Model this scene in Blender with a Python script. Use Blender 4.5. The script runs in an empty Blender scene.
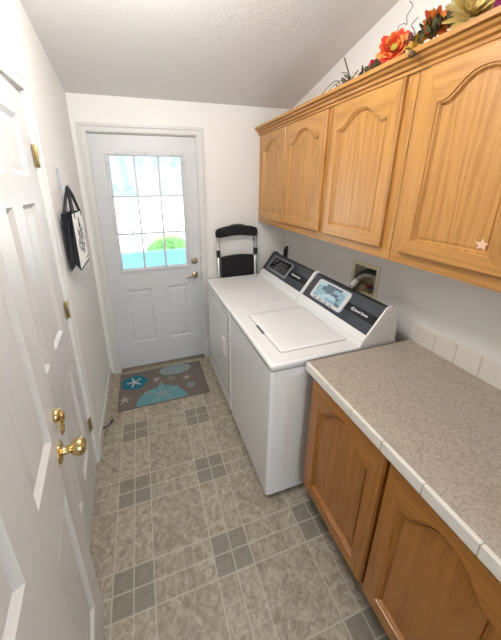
import bpy, bmesh, math, random
from mathutils import Vector, Matrix
random.seed(7)
SC = bpy.context.scene
COL = SC.collection
PI = math.pi

# ------------------------------------------------------------------ materials
def new_mat(name):
    m = bpy.data.materials.new(name); m.use_nodes = True
    nt = m.node_tree; b = nt.nodes['Principled BSDF']
    return m, nt, b
def setin(b, **k):
    for n, v in k.items():
        n = n.replace('_', ' ')
        if n in b.inputs:
            b.inputs[n].default_value = v
def c4(c): return (c[0], c[1], c[2], 1.0)
def plain(name, col, rough=.5, metal=0, bump=0, bscale=60, var=0, vscale=6, coat=0, spec=.5, emis=None, estr=0):
    m, nt, b = new_mat(name)
    setin(b, Base_Color=c4(col), Roughness=rough, Metallic=metal, Coat_Weight=coat)
    b.inputs['Specular IOR Level'].default_value = spec
    N, L = nt.nodes, nt.links
    tc = N.new('ShaderNodeTexCoord')
    if var:
        n = N.new('ShaderNodeTexNoise'); n.inputs['Scale'].default_value = vscale; n.inputs['Detail'].default_value = 4
        L.new(tc.outputs['Object'], n.inputs['Vector'])
        r = N.new('ShaderNodeMapRange'); r.inputs['To Min'].default_value = 1-var; r.inputs['To Max'].default_value = 1+var
        L.new(n.outputs['Fac'], r.inputs['Value'])
        mx = N.new('ShaderNodeVectorMath'); mx.operation = 'SCALE'
        mx.inputs[0].default_value = col
        L.new(r.outputs['Result'], mx.inputs['Scale']); L.new(mx.outputs['Vector'], b.inputs['Base Color'])
    if bump:
        n = N.new('ShaderNodeTexNoise'); n.inputs['Scale'].default_value = bscale; n.inputs['Detail'].default_value = 3
        L.new(tc.outputs['Object'], n.inputs['Vector'])
        bp = N.new('ShaderNodeBump'); bp.inputs['Strength'].default_value = bump; bp.inputs['Distance'].default_value = .004
        L.new(n.outputs['Fac'], bp.inputs['Height']); L.new(bp.outputs['Normal'], b.inputs['Normal'])
    if emis:
        setin(b, Emission_Color=c4(emis), Emission_Strength=estr)
    return m

def oak(name, axis, dark=(.34,.145,.028), light=(.55,.275,.075), rough=.33):
    m, nt, b = new_mat(name); N, L = nt.nodes, nt.links
    tc = N.new('ShaderNodeTexCoord')
    mp = N.new('ShaderNodeMapping')
    s = [15, 15, 15]; s[axis] = 1.0
    mp.inputs['Scale'].default_value = s
    L.new(tc.outputs['Object'], mp.inputs['Vector'])
    n1 = N.new('ShaderNodeTexNoise'); n1.inputs['Scale'].default_value = .55; n1.inputs['Detail'].default_value = 3; n1.inputs['Distortion'].default_value = .6
    L.new(mp.outputs['Vector'], n1.inputs['Vector'])
    # cathedral rings
    mu = N.new('ShaderNodeMath'); mu.operation = 'MULTIPLY'; mu.inputs[1].default_value = 16
    L.new(n1.outputs['Fac'], mu.inputs[0])
    si = N.new('ShaderNodeMath'); si.operation = 'PINGPONG'; si.inputs[1].default_value = 1
    L.new(mu.outputs[0], si.inputs[0])
    mp2 = N.new('ShaderNodeMapping'); s2 = [420, 420, 420]; s2[axis] = 9
    mp2.inputs['Scale'].default_value = s2
    L.new(tc.outputs['Object'], mp2.inputs['Vector'])
    n2 = N.new('ShaderNodeTexNoise'); n2.inputs['Scale'].default_value = 1; n2.inputs['Detail'].default_value = 3
    L.new(mp2.outputs['Vector'], n2.inputs['Vector'])
    ad = N.new('ShaderNodeMath'); ad.operation = 'MULTIPLY_ADD'; ad.inputs[1].default_value = .26
    L.new(si.outputs[0], ad.inputs[0]); 
    m3 = N.new('ShaderNodeMath'); m3.operation = 'MULTIPLY'; m3.inputs[1].default_value = .74
    L.new(n2.outputs['Fac'], m3.inputs[0]); L.new(m3.outputs[0], ad.inputs[2])
    cr = N.new('ShaderNodeValToRGB')
    cr.color_ramp.elements[0].position = .22; cr.color_ramp.elements[0].color = c4(dark)
    cr.color_ramp.elements[1].position = .62; cr.color_ramp.elements[1].color = c4(light)
    L.new(ad.outputs[0], cr.inputs['Fac']); L.new(cr.outputs['Color'], b.inputs['Base Color'])
    bp = N.new('ShaderNodeBump'); bp.inputs['Strength'].default_value = .12; bp.inputs['Distance'].default_value = .0015
    L.new(ad.outputs[0], bp.inputs['Height']); L.new(bp.outputs['Normal'], b.inputs['Normal'])
    setin(b, Roughness=rough, Coat_Weight=.35, Coat_Roughness=.18)
    return m

def floor_mat():
    m, nt, b = new_mat('vinyl_floor'); N, L = nt.nodes, nt.links
    def val(x):
        return x
    def M(op, a, bb=None, c=None):
        n = N.new('ShaderNodeMath'); n.operation = op
        for i, v in enumerate((a, bb, c)):
            if v is None: continue
            if isinstance(v, (int, float)): n.inputs[i].default_value = v
            else: L.new(v, n.inputs[i])
        return n.outputs[0]
    tc = N.new('ShaderNodeTexCoord'); sp = N.new('ShaderNodeSeparateXYZ'); L.new(tc.outputs['Object'], sp.inputs[0])
    X, Y = sp.outputs[0], sp.outputs[1]
    PX, PY, SX, SY = .468, .445, .092, .083
    fx = M('MULTIPLY', M('FRACT', M('DIVIDE', M('SUBTRACT', X, .145-.468*4), PX)), PX)
    fy = M('MULTIPLY', M('FRACT', M('DIVIDE', M('SUBTRACT', Y, -1.735-.445*4), PY)), PY)
    hw = .0034
    def line(f, p, per):       # 1 on the grout line
        d = M('ABSOLUTE', M('SUBTRACT', f, p))
        return M('LESS_THAN', d, hw)
    gl = None
    for f, S, P_ in ((fx, SX, PX), (fy, SY, PY)):
        for p in (0, S, 2*S, P_):
            l = line(f, p, P_); gl = l if gl is None else M('MAXIMUM', gl, l)
    inx = M('LESS_THAN', fx, 2*SX); iny = M('LESS_THAN', fy, 2*SY)
    small = M('MULTIPLY', inx, iny)
    # bricks in the strips
    bigx = M('SUBTRACT', fx, 2*SX); bigy = M('SUBTRACT', fy, 2*SY)
    bx = M('LESS_THAN', M('ABSOLUTE', M('SUBTRACT', M('FRACT', M('DIVIDE', bigx, (PX-2*SX)/6)), .5)), .44)
    by = M('LESS_THAN', M('ABSOLUTE', M('SUBTRACT', M('FRACT', M('DIVIDE', bigy, (PY-2*SY)/6)), .5)), .44)
    stripy = M('MULTIPLY', iny, M('SUBTRACT', 1, inx))   # strip between dark blocks, along x
    stripx = M('MULTIPLY', inx, M('SUBTRACT', 1, iny))
    big = M('MULTIPLY', M('SUBTRACT', 1, inx), M('SUBTRACT', 1, iny))
    faint = M('ADD', M('MULTIPLY', stripy, M('SUBTRACT', 1, bx)), M('MULTIPLY', M('MULTIPLY', stripx, .6), M('SUBTRACT', 1, by)))
    # diagonal bricks in the big squares
    u = M('ADD', bigx, bigy); v = M('SUBTRACT', bigx, bigy)
    half = M('GREATER_THAN', M('FRACT', M('DIVIDE', u, .16)), .5)
    l1 = M('GREATER_THAN', M('ABSOLUTE', M('SUBTRACT', M('FRACT', M('DIVIDE', v, .045)), .5)), .43)
    l2 = M('GREATER_THAN', M('ABSOLUTE', M('SUBTRACT', M('FRACT', M('DIVIDE', u, .04)), .5)), .44)
    herr = M('ADD', M('MULTIPLY', half, l1), M('MULTIPLY', M('SUBTRACT', 1, half), l2))
    faint = M('ADD', faint, M('MULTIPLY', big, M('MULTIPLY', herr, .8)))
    # cloudy stone
    n = N.new('ShaderNodeTexNoise'); n.inputs['Scale'].default_value = 34; n.inputs['Detail'].default_value = 7; n.inputs['Roughness'].default_value = .7; n.inputs['Distortion'].default_value = .9
    L.new(tc.outputs['Object'], n.inputs['Vector'])
    cr = N.new('ShaderNodeValToRGB')
    cr.color_ramp.elements[0].position = .36; cr.color_ramp.elements[0].color = (.235,.195,.14,1)
    cr.color_ramp.elements[1].position = .66; cr.color_ramp.elements[1].color = (.50,.435,.33,1)
    L.new(n.outputs['Fac'], cr.inputs['Fac'])
    cr2 = N.new('ShaderNodeValToRGB')
    cr2.color_ramp.elements[0].position = .3; cr2.color_ramp.elements[0].color = (.18,.158,.117,1)
    cr2.color_ramp.elements[1].position = .75; cr2.color_ramp.elements[1].color = (.29,.262,.205,1)
    L.new(n.outputs['Fac'], cr2.inputs['Fac'])
    def mix(f, a, bb):
        x = N.new('ShaderNodeMix'); x.data_type = 'RGBA'
        if isinstance(f, (int, float)): x.inputs[0].default_value = f
        else: L.new(f, x.inputs[0])
        for i, q in ((6, a), (7, bb)):
            if isinstance(q, tuple): x.inputs[i].default_value = q
            else: L.new(q, x.inputs[i])
        return x.outputs[2]
    col = mix(small, cr.outputs['Color'], cr2.outputs['Color'])
    def tone(idx, seed):
        wn = N.new('ShaderNodeTexWhiteNoise'); wn.noise_dimensions = '2D'
        cb = N.new('ShaderNodeCombineXYZ'); L.new(M('FLOOR', idx), cb.inputs[0])
        L.new(M('ADD', M('FLOOR', M('DIVIDE', M('ADD', X, M('MULTIPLY', Y, 1.7)), seed)), 3.1), cb.inputs[1]); L.new(cb.outputs[0], wn.inputs[0])
        return wn.outputs[0]
    tn = M('ADD', M('MULTIPLY', stripy, tone(M('DIVIDE', bigx, (PX-2*SX)/6), 9.)),
         M('ADD', M('MULTIPLY', M('MULTIPLY', big, half), tone(M('DIVIDE', v, .045), .33)), M('MULTIPLY', M('MULTIPLY', big, M('SUBTRACT', 1, half)), tone(M('DIVIDE', u, .04), .33))))
    col = mix(M('MULTIPLY', tn, .32), col, (.145,.115,.082,1))
    col = mix(M('MULTIPLY', faint, .40), col, (.50,.46,.38,1))
    col = mix(M('MULTIPLY', gl, .75), col, (.50,.455,.37,1))
    L.new(col, b.inputs['Base Color'])
    bp = N.new('ShaderNodeBump'); bp.inputs['Strength'].default_value = .25; bp.inputs['Distance'].default_value = .001; bp.invert = True
    L.new(gl, bp.inputs['Height']); L.new(bp.outputs['Normal'], b.inputs['Normal'])
    setin(b, Roughness=.42)
    return m

def speckle(name, a, bb, scale=330, rough=.4):
    m, nt, b = new_mat(name); N, L = nt.nodes, nt.links
    tc = N.new('ShaderNodeTexCoord')
    n = N.new('ShaderNodeTexNoise'); n.inputs['Scale'].default_value = scale; n.inputs['Detail'].default_value = 2
    n2 = N.new('ShaderNodeTexNoise'); n2.inputs['Scale'].default_value = scale*.28; n2.inputs['Detail'].default_value = 3
    L.new(tc.outputs['Object'], n.inputs['Vector']); L.new(tc.outputs['Object'], n2.inputs['Vector'])
    ad = N.new('ShaderNodeMath'); ad.operation = 'ADD'
    L.new(n.outputs['Fac'], ad.inputs[0]); L.new(n2.outputs['Fac'], ad.inputs[1])
    cr = N.new('ShaderNodeValToRGB')
    cr.color_ramp.elements[0].position = .40; cr.color_ramp.elements[0].color = c4(a)
    cr.color_ramp.elements[1].position = .56; cr.color_ramp.elements[1].color = c4(bb)
    h = N.new('ShaderNodeMath'); h.operation = 'MULTIPLY'; h.inputs[1].default_value = .5
    L.new(ad.outputs[0], h.inputs[0]); L.new(h.outputs[0], cr.inputs['Fac'])
    L.new(cr.outputs['Color'], b.inputs['Base Color']); setin(b, Roughness=rough)
    return m

M_WALL = plain('wall_paint', (.81,.795,.765), .75, bump=.06, bscale=70)
M_CEIL = plain('ceiling_texture', (.76,.75,.735), .9, bump=.4, bscale=80)
M_TRIM = plain('trim_paint', (.78,.775,.76), .4)
M_TRIMX = plain('backlit_trim_paint', (.63,.62,.60), .4)  # trim paint greyed: shade of the backlit doorway is in the colour
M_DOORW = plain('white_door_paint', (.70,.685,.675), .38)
M_DOORX = plain('backlit_white_door_paint', (.60,.607,.625), .38)  # white paint greyed towards blue: backlit tone is in the colour
M_BASEB = plain('baseboard_paint', (.66,.62,.55), .5)
M_FLOOR = floor_mat()
M_OAKV = oak('oak_vertical_grain', 2); M_OAKH = oak('oak_horizontal_grain', 1); M_OAKX = oak('oak_cross_grain', 0)
LD, LL = (.27,.09,.010), (.41,.165,.024)  # same oak as above, with the base cabinets' shade put into the colour
M_LOAKV = oak('shaded_oak_vertical_grain', 2, LD, LL); M_LOAKH = oak('shaded_oak_horizontal_grain', 1, LD, LL)
M_TOE = plain('toe_kick', (.03,.025,.02), .7)
M_LAM = speckle('laminate', (.325,.27,.22), (.48,.41,.345), 420)
M_TILE = plain('cream_tile', (.78,.74,.67), .22, var=.04, vscale=14, coat=.3)
M_GROUT = plain('grout', (.47,.43,.36), .9)
M_ENAM = plain('white_enamel', (.84,.84,.85), .25, coat=.4)
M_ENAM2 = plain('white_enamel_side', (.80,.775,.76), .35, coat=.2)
M_SEAM = plain('shadow_gap_rubber', (.12,.12,.12), .6)
M_CONS = plain('console_graphite', (.045,.055,.075), .3, metal=.3, coat=.5)
M_CONSB = plain('console_band', (.006,.007,.010), .25)
M_CONSL = plain('console_top_black', (.012,.012,.014), .4)
M_SCRF = plain('screen_frame_silver', (.62,.64,.66), .25)
M_SCRD = plain('screen_frame_grey', (.20,.21,.23), .3)
M_GLASSK = plain('dark_display_glass', (.010,.012,.016), .08, coat=.6)
M_LOGO = plain('logo_white', (.85,.86,.88), .4)
M_BRASS = plain('brass', (.74,.56,.27), .16, metal=1)
M_HBRASS = plain('dull_hinge_brass', (.50,.40,.20), .35, metal=1)
M_ABRASS = plain('antique_brass', (.42,.36,.26), .3, metal=1)
M_STEEL = plain('brushed_steel', (.55,.56,.58), .3, metal=1)
M_BLACK = plain('black_plastic', (.012,.012,.014), .45)
M_FABK = plain('black_padded_fabric', (.008,.008,.010), .85, bump=.3, bscale=300)
M_ALU = plain('silver_tube', (.62,.63,.66), .28, metal=.85)
M_CREAM = plain('cream_plastic', (.72,.65,.47), .4)
M_BEIGE = plain('beige_plastic', (.45,.38,.25), .5)
M_BAGW = plain('white_paper', (.85,.82,.76), .6)
M_BAGK = plain('black_paper', (.010,.011,.018), .55)
M_SWITCH = plain('switch_plastic', (.78,.75,.68), .35)
M_RUG = plain('rug_taupe', (.165,.135,.115), .95, bump=.8, bscale=260, var=.14, vscale=40)
M_RTEAL = plain('rug_teal', (.008,.16,.22), .95, bump=.6, bscale=300)
M_RAQUA = plain('rug_aqua', (.11,.28,.32), .95, bump=.6, bscale=300)
M_RPALE = plain('rug_pale', (.24,.31,.32), .95, bump=.6, bscale=300)
M_RTAN = plain('rug_tan', (.40,.35,.30), .95, bump=.6, bscale=300)
M_RWHT = plain('rug_white', (.60,.62,.60), .95)
M_GLOBE = plain('lamp_glass', (.9,.88,.84), .4, emis=(1,.93,.84), estr=5)

def glass_mat():
    m, nt, b = new_mat('window_glass'); N, L = nt.nodes, nt.links
    out = [n for n in N if n.type == 'OUTPUT_MATERIAL'][0]
    t = N.new('ShaderNodeBsdfTransparent'); t.inputs[0].default_value = (.97,.99,.99,1)
    g = N.new('ShaderNodeBsdfGlossy'); g.inputs['Roughness'].default_value = .03
    mx = N.new('ShaderNodeMixShader'); f = N.new('ShaderNodeFresnel'); f.inputs['IOR'].default_value = 1.45
    L.new(f.outputs[0], mx.inputs[0]); L.new(t.outputs[0], mx.inputs[1]); L.new(g.outputs[0], mx.inputs[2])
    L.new(mx.outputs[0], out.inputs['Surface'])
    return m
M_GLASS = glass_mat()

def lcd_mat():
    m, nt, b = new_mat('lcd_display'); N, L = nt.nodes, nt.links
    tc = N.new('ShaderNodeTexCoord')
    v = N.new('ShaderNodeTexVoronoi'); v.inputs['Scale'].default_value = 26; v.distance = 'CHEBYCHEV'
    mp = N.new('ShaderNodeMapping'); mp.inputs['Scale'].default_value = (1, .55, 1)
    L.new(tc.outputs['Object'], mp.inputs[0]); L.new(mp.outputs[0], v.inputs['Vector'])
    cr = N.new('ShaderNodeValToRGB')
    cr.color_ramp.interpolation = 'CONSTANT'
    cr.color_ramp.elements[0].position = 0; cr.color_ramp.elements[0].color = (.22,.36,.42,1)
    e = cr.color_ramp.elements[1]; e.position = .4; e.color = (.35,.50,.55,1)
    e = cr.color_ramp.elements.new(.72); e.color = (.09,.14,.18,1)
    sp = N.new('ShaderNodeSeparateColor'); L.new(v.outputs['Color'], sp.inputs[0])
    L.new(sp.outputs[0], cr.inputs['Fac']); L.new(cr.outputs['Color'], b.inputs['Base Color'])
    setin(b, Roughness=.12, Coat_Weight=.5, Emission_Strength=.25); L.new(cr.outputs['Color'], b.inputs['Emission Color'])
    return m
M_LCD = lcd_mat()

# ------------------------------------------------------------------ mesh helpers
class MB:
    def __init__(s): s.bm = bmesh.new()
    def box(s, x0, x1, y0, y1, z0, z1, bev=0, mi=0, seg=2):
        b = bmesh.new()
        bmesh.ops.create_cube(b, size=1)
        for v in b.verts:
            v.co = Vector(((x0+x1)/2+v.co.x*(x1-x0), (y0+y1)/2+v.co.y*(y1-y0), (z0+z1)/2+v.co.z*(z1-z0)))
        if bev: bmesh.ops.bevel(b, geom=b.edges[:], offset=bev, segments=seg, profile=.5, affect='EDGES')
        return s.merge(b, mi)
    def merge(s, b, mi=0, mat=None):
        if mat is not None: b.transform(mat)
        mp = {}
        for v in b.verts: mp[v] = s.bm.verts.new(v.co)
        for f in b.faces:
            try:
                g = s.bm.faces.new([mp[v] for v in f.verts]); g.material_index = mi or f.material_index; g.smooth = f.smooth
            except ValueError: pass
        b.free(); return s
    def poly(s, pts, mi=0, smooth=False):
        try:
            f = s.bm.faces.new([s.bm.verts.new(p) for p in pts]); f.material_index = mi; f.smooth = smooth
        except ValueError: pass
        return s
    def rings(s, rings, mi=0, close=True, cap0=False, cap1=False, smooth=False, mis=None):
        vs = [[s.bm.verts.new(p) for p in r] for r in rings]
        n = len(vs[0])
        for k in range(len(vs)-1):
            for i in range(n if close else n-1):
                j = (i+1) % n
                try:
                    f = s.bm.faces.new([vs[k][i], vs[k][j], vs[k+1][j], vs[k+1][i]])
                    f.material_index = mis(k, i) if mis else mi; f.smooth = smooth
                except ValueError: pass
        for c, r in ((cap0, vs[0]), (cap1, vs[-1])):
            if c:
                try:
                    f = s.bm.faces.new(r); f.material_index = mi if not mis else mis(99, 0)
                except ValueError: pass
        return s
    def tube(s, pts, r, seg=8, mi=0, rr=None):
        pts = [Vector(p) for p in pts]; rings = []
        up = None
        for i, p in enumerate(pts):
            d = (pts[min(i+1, len(pts)-1)] - pts[max(i-1, 0)]).normalized()
            if up is None:
                up = Vector((0,0,1)) if abs(d.z) < .9 else Vector((1,0,0))
            a = d.cross(up).normalized(); bb = a.cross(d).normalized(); up = bb
            q = rr[i] if rr else r
            rings.append([p + (a*math.cos(t)+bb*math.sin(t))*q for t in [2*PI*k/seg for k in range(seg)]])
        return s.rings(rings, mi, True, True, True, True)
    def lathe(s, prof, loc, axis=(0,0,1), seg=24, mi=0):
        ax = Vector(axis).normalized(); a = ax.orthogonal().normalized(); bb = ax.cross(a); loc = Vector(loc)
        rings = [[loc + ax*h + (a*math.cos(t)+bb*math.sin(t))*max(r, 1e-5) for t in [2*PI*k/seg for k in range(seg)]] for r, h in prof]
        return s.rings(rings, mi, True, True, True, True)
    def prism(s, outline, axis, a0, a1, mi=0, smooth=False):
        """outline: 2D pts in the plane perpendicular to axis (order of remaining axes x,y,z)."""
        def P(q, a):
            if axis == 0: return (a, q[0], q[1])
            if axis == 1: return (q[0], a, q[1])
            return (q[0], q[1], a)
        return s.rings([[P(q, a0) for q in outline], [P(q, a1) for q in outline]], mi, True, True, True, smooth)

def chain_inv(p):
    m = Matrix.Identity(4)
    while p is not None:
        m = Matrix.Translation(p.location) @ p.rotation_euler.to_matrix().to_4x4() @ m if True else m
        p = p.parent
    return m.inverted()
def build(name, mb, mats, parent=None, world=True, kind=None, label=None, cat=None, group=None, smooth=False):
    bm = mb.bm
    bmesh.ops.remove_doubles(bm, verts=bm.verts[:], dist=1e-6)
    bmesh.ops.recalc_face_normals(bm, faces=bm.faces[:])
    if parent is not None and world: bm.transform(chain_inv(parent))
    me = bpy.data.meshes.new(name); bm.to_mesh(me); bm.free()
    if not isinstance(mats, (list, tuple)): mats = [mats]
    for m in mats: me.materials.append(m)
    if smooth:
        for p in me.polygons: p.use_smooth = True
    o = bpy.data.objects.new(name, me); COL.objects.link(o); o.parent = parent
    tag(o, label, cat, group, kind)
    return o
def tag(o, label=None, cat=None, group=None, kind=None):
    if kind: o['kind'] = kind
    if label: o['label'] = label
    if cat: o['category'] = cat
    if group: o['group'] = group
def empty(name, loc, rz=0, label=None, cat=None, group=None, kind=None):
    o = bpy.data.objects.new(name, None); COL.objects.link(o); o.location = loc; o.rotation_euler = (0,0,rz)
    o.empty_display_size = .1
    tag(o, label, cat, group, kind); return o

# ------------------------------------------------------------------ dimensions
W = 1.83; CZ, CS = 2.402, .242
YN, YF = -2.43, -4.0       # near wall, hall end
def ceil_z(y): return CZ - CS*y

# floor
mb = MB(); mb.box(-.12, W+.12, YF-.1, .16, -.08, 0); build('floor', mb, M_FLOOR, kind='structure')
# left wall with door_2 opening (y -0.957 .. -1.70)
A_H = (-.006, -.957); A_ANG = .0656; A_W = .74
B_E = (.109, -1.662); B_ANG = .1194; B_W = .735
DH = 2.145
ay0, ay1 = -1.715, -.948
def wallseg_x(mb, x0, x1, ya, yb, z0=0, z1=None):
    ze = lambda y: (ceil_z(y)+.02 if z1 is None else z1)
    mb.rings([[(x0,ya,z0),(x1,ya,z0),(x1,ya,ze(ya)),(x0,ya,ze(ya))],[(x0,yb,z0),(x1,yb,z0),(x1,yb,ze(yb)),(x0,yb,ze(yb))]], 0, True, True, True)
mb = MB()
wallseg_x(mb, -.11, 0, ay1, .14); wallseg_x(mb, -.11, 0, YF, ay0); wallseg_x(mb, -.11, 0, ay0, ay1, DH+.01)
build('wall_left', mb, M_WALL, kind='structure')
# closet behind door_2 (closed dark back)
mb = MB(); mb.box(-.6, -.56, ay0-.1, ay1+.1, 0, 2.4); mb.box(-.56, -.11, ay0-.1, ay0-.04, 0, 2.4); mb.box(-.56, -.11, ay1+.04, ay1+.1, 0, 2.4)
mb.box(-.6, -.11, ay0-.1, ay1+.1, 2.36, 2.4); mb.box(-.6, -.11, ay0-.1, ay1+.1, -.08, 0)
build('wall_closet', mb, M_WALL, kind='structure')
# right wall with recess for the washer box
by0, by1, bz0, bz1 = -1.205, -1.02, 1.035, 1.228
mb = MB()
wallseg_x(mb, W, W+.14, by1, .14); wallseg_x(mb, W, W+.14, YF, by0)
wallseg_x(mb, W, W+.14, by0, by1, 0, bz0); wallseg_x(mb, W, W+.14, by0, by1, bz1)
build('wall_right', mb, M_WALL, kind='structure')
# back wall with door opening
dx0, dx1 = .095, .947
mb = MB()
mb.box(-.11, dx0, 0, .14, 0, 2.5); mb.box(dx1, W+.14, 0, .14, 0, 2.5); mb.box(dx0, dx1, 0, .14, 2.152, 2.5)
build('wall_back', mb, M_WALL, kind='structure')
# near wall (wide cased opening the photographer stands in)
mb = MB()
mb.box(0, .165, YN-.12, YN, 0, ceil_z(YN)+.02); mb.box(1.19, W, YN-.12, YN, 0, ceil_z(YN)+.02); mb.box(.165, 1.19, YN-.12, YN, 2.2, ceil_z(YN)+.02)
build('wall_near', mb, M_WALL, kind='structure')
mb = MB(); mb.box(-.11, .35, YF-.1, YF, 0, 3.5); mb.box(1.55, W+.14, YF-.1, YF, 0, 3.5); mb.box(.35, 1.55, YF-.1, YF, 0, .9); mb.box(.35, 1.55, YF-.1, YF, 2.2, 3.5); build('wall_hall', mb, M_WALL, kind='structure')
wn1 = empty('hall_fill_window', (.95, YF, .9), kind='structure')  # added window at the hall end, a carrier for the fill light
mb = MB(); mb.box(.35,.40,YF-.09,YF-.03,.9,2.2); mb.box(1.50,1.55,YF-.09,YF-.03,.9,2.2); mb.box(.40,1.50,YF-.09,YF-.03,.9,.95); mb.box(.40,1.50,YF-.09,YF-.03,2.15,2.2); mb.box(.93,.97,YF-.08,YF-.04,.95,2.15); build('window_frame', mb, M_TRIM, wn1)
mb = MB(); mb.box(.40,1.50,YF-.062,YF-.058,.95,2.15); build('window_pane', mb, M_GLASS, wn1)
# sloped ceiling
mb = MB()
ya, yb = .2, YF-.1
mb.rings([[(-.15,y,ceil_z(y)),(W+.16,y,ceil_z(y)),(W+.16,y,ceil_z(y)+.15),(-.15,y,ceil_z(y)+.15)] for y in (ya, yb)], 0, True, True, True)
build('ceiling', mb, M_CEIL, kind='structure')

# casings -----------------------------------------------------------
def casing_outline(w=.06, t=.017):   # profile across the width: (w, t)
    return [(0,0),(0,t*.55),(w*.12,t*.7),(w*.55,t*.75),(w*.7,t),(w,t),(w,0)]
def casing(mb, plane, a0, a1, ztop, base, sgn, w=.06, t=.017, zbot=0, legs=(1,1)):
    """U-shaped trim round an opening; plane 'y' -> lies on y=base facing sgn, spans x a0..a1; 'x' -> on x=base spans y."""
    prof = casing_outline(w, t)
    def P(a, z, d): return (a, base+sgn*d, z) if plane == 'y' else (base+sgn*d, a, z)
    rings = []
    path = []
    if legs[0]: path.append((a0, zbot, -1, 0))
    path += [(a0, ztop, -1, 1), (a1, ztop, 1, 1)]
    if legs[1]: path.append((a1, zbot, 1, 0))
    for (a, z, sa, sz) in path:
        rings.append([P(a+sa*q, z+sz*q, d) for q, d in prof])
    mb.rings(rings, 0, True, True, True)
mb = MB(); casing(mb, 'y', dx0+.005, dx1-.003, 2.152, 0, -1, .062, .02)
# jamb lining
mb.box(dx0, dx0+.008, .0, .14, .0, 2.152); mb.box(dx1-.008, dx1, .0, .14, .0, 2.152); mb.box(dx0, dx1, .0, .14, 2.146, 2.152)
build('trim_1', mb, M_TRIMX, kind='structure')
mb = MB()
mb.box(dx0+.001, .1035, .020, .030, .02, 2.146); mb.box(.9385, dx1-.001, .020, .030, .02, 2.146); mb.box(dx0+.001, dx1-.001, .020, .030, 2.1405, 2.1475)
build('trim_5', mb, M_SEAM, kind='structure')
mb = MB(); casing(mb, 'x', ay0, ay1, DH+.01, 0, 1, .062, .017)
mb.box(-.11, 0, ay1-.006, ay1, 0, DH+.01); mb.box(-.11, 0, ay0, ay0+.006, 0, DH+.01); mb.box(-.11, 0, ay0, ay1, DH+.004, DH+.01)
build('trim_2', mb, M_TRIM, kind='structure')
mb = MB()
mb.box(.165, .178, YN-.12, YN, 0, 2.2); mb.box(1.177, 1.19, YN-.12, YN, 0, 2.2); mb.box(.165, 1.19, YN-.12, YN, 2.187, 2.2)
build('trim_3', mb, M_TRIM, kind='structure')
# threshold
mb = MB(); mb.prism([(-.035,0),(-.03,.012),(.0,.02),(.10,.02),(.14,0)], 0, dx0+.008, dx1-.008)
build('trim_4', mb, plain('threshold_bronze', (.22,.18,.13), .4, metal=.6), kind='structure')
# baseboards
def base_prof(mb, plane, base, sgn, a0, a1, h=.075, t=.012):
    prof = [(0,0),(t,0),(t,h*.8),(t*.5,h),(0,h)]
    if plane == 'x': mb.prism([(base+sgn*d, z) for d, z in prof], 1, a0, a1)
    else:
        mb.prism([(base+sgn*d, z) for d, z in prof], 0, a0, a1)
mb = MB(); base_prof(mb, 'x', 0, 1, ay1+.062, -.021); base_prof(mb, 'x', 0, 1, YN, ay0-.062); build('baseboard_left', mb, M_BASEB, kind='structure')
mb = MB(); base_prof(mb, 'y', 0, -1, dx1+.06, W-.013); build('baseboard_back', mb, M_BASEB, kind='structure')
mb = MB(); base_prof(mb, 'x', W, -1, -1.5, -.0); build('baseboard_right', mb, M_BASEB, kind='structure')

# ------------------------------------------------------------------ panelled slabs (local: width along +u, up z, face towards +n)
def slab(mb, w, z0, z1, th, panels, holes=(), depth=.013, both=True, bevw=.028, fieldraise=.006):
    """slab local coords: u in x (0..w), thickness y (0 .. -th), face at y=0 facing +y."""
    def face(y, s):
        us = sorted(set([0, w] + [q for p in list(panels)+list(holes) for q in p[:2]]))
        zs = sorted(set([z0, z1] + [q for p in list(panels)+list(holes) for q in p[2:4]]))
        for i in range(len(us)-1):
            for j in range(len(zs)-1):
                cu, cz = (us[i]+us[i+1])/2, (zs[j]+zs[j+1])/2
                if any(p[0] < cu < p[1] and p[2] < cz < p[3] for p in list(panels)+list(holes)): continue
                mb.poly([(us[i],y,zs[j]),(us[i+1],y,zs[j]),(us[i+1],y,zs[j+1]),(us[i],y,zs[j+1])])
        for (a, b, c, d) in panels:
            R = lambda k, dy: [(a+k,y+dy,c+k),(b-k,y+dy,c+k),(b-k,y+dy,d-k),(a+k,y+dy,d-k)]
            D = -s*depth
            mb.rings([R(0,0), R(.003,D*.2), R(.018,D), R(.021,D), R(.021+bevw*.8,D+s*fieldraise), R(.023+bevw*.8,D+s*fieldraise)], cap1=True)
    face(0, 1)
    if both: face(-th, -1)
    else:
        mb.poly([(0,-th,z0),(w,-th,z0),(w,-th,z1),(0,-th,z1)])
    mb.poly([(0,0,z0),(0,-th,z0),(0,-th,z1),(0,0,z1)]); mb.poly([(w,0,z0),(w,-th,z0),(w,-th,z1),(w,0,z1)])
    mb.poly([(0,0,z0),(w,0,z0),(w,-th,z0),(0,-th,z0)]); mb.poly([(0,0,z1),(w,0,z1),(w,-th,z1),(0,-th,z1)])
    for (a, b, c, d) in holes:
        mb.rings([[(a,0,c),(b,0,c),(b,0,d),(a,0,d)], [(a,-th,c),(b,-th,c),(b,-th,d),(a,-th,d)]])

def hinge(parent, p, h=.09, n=(0,-1,0), world=True, mat=None, leaf=None):
    mb = MB(); p = Vector(p)
    mb.tube([p+Vector((0,0,-h/2-.005)), p+Vector((0,0,-h/2)), p+Vector((0,0,h/2)), p+Vector((0,0,h/2+.005))], .006, 10, rr=[.003,.0065,.0065,.003])
    if leaf: mb.box(*leaf[0:2], *leaf[2:4], p.z-h/2, p.z+h/2, .0006, seg=1)
    for k in (-1, 0, 1): mb.tube([p+Vector((0,0,k*h/5-.001)), p+Vector((0,0,k*h/5+.001))], .0072, 10)
    return build('hinge', mb, mat or M_HBRASS, parent, world, label='brass hinge' if not mat else None)

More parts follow.
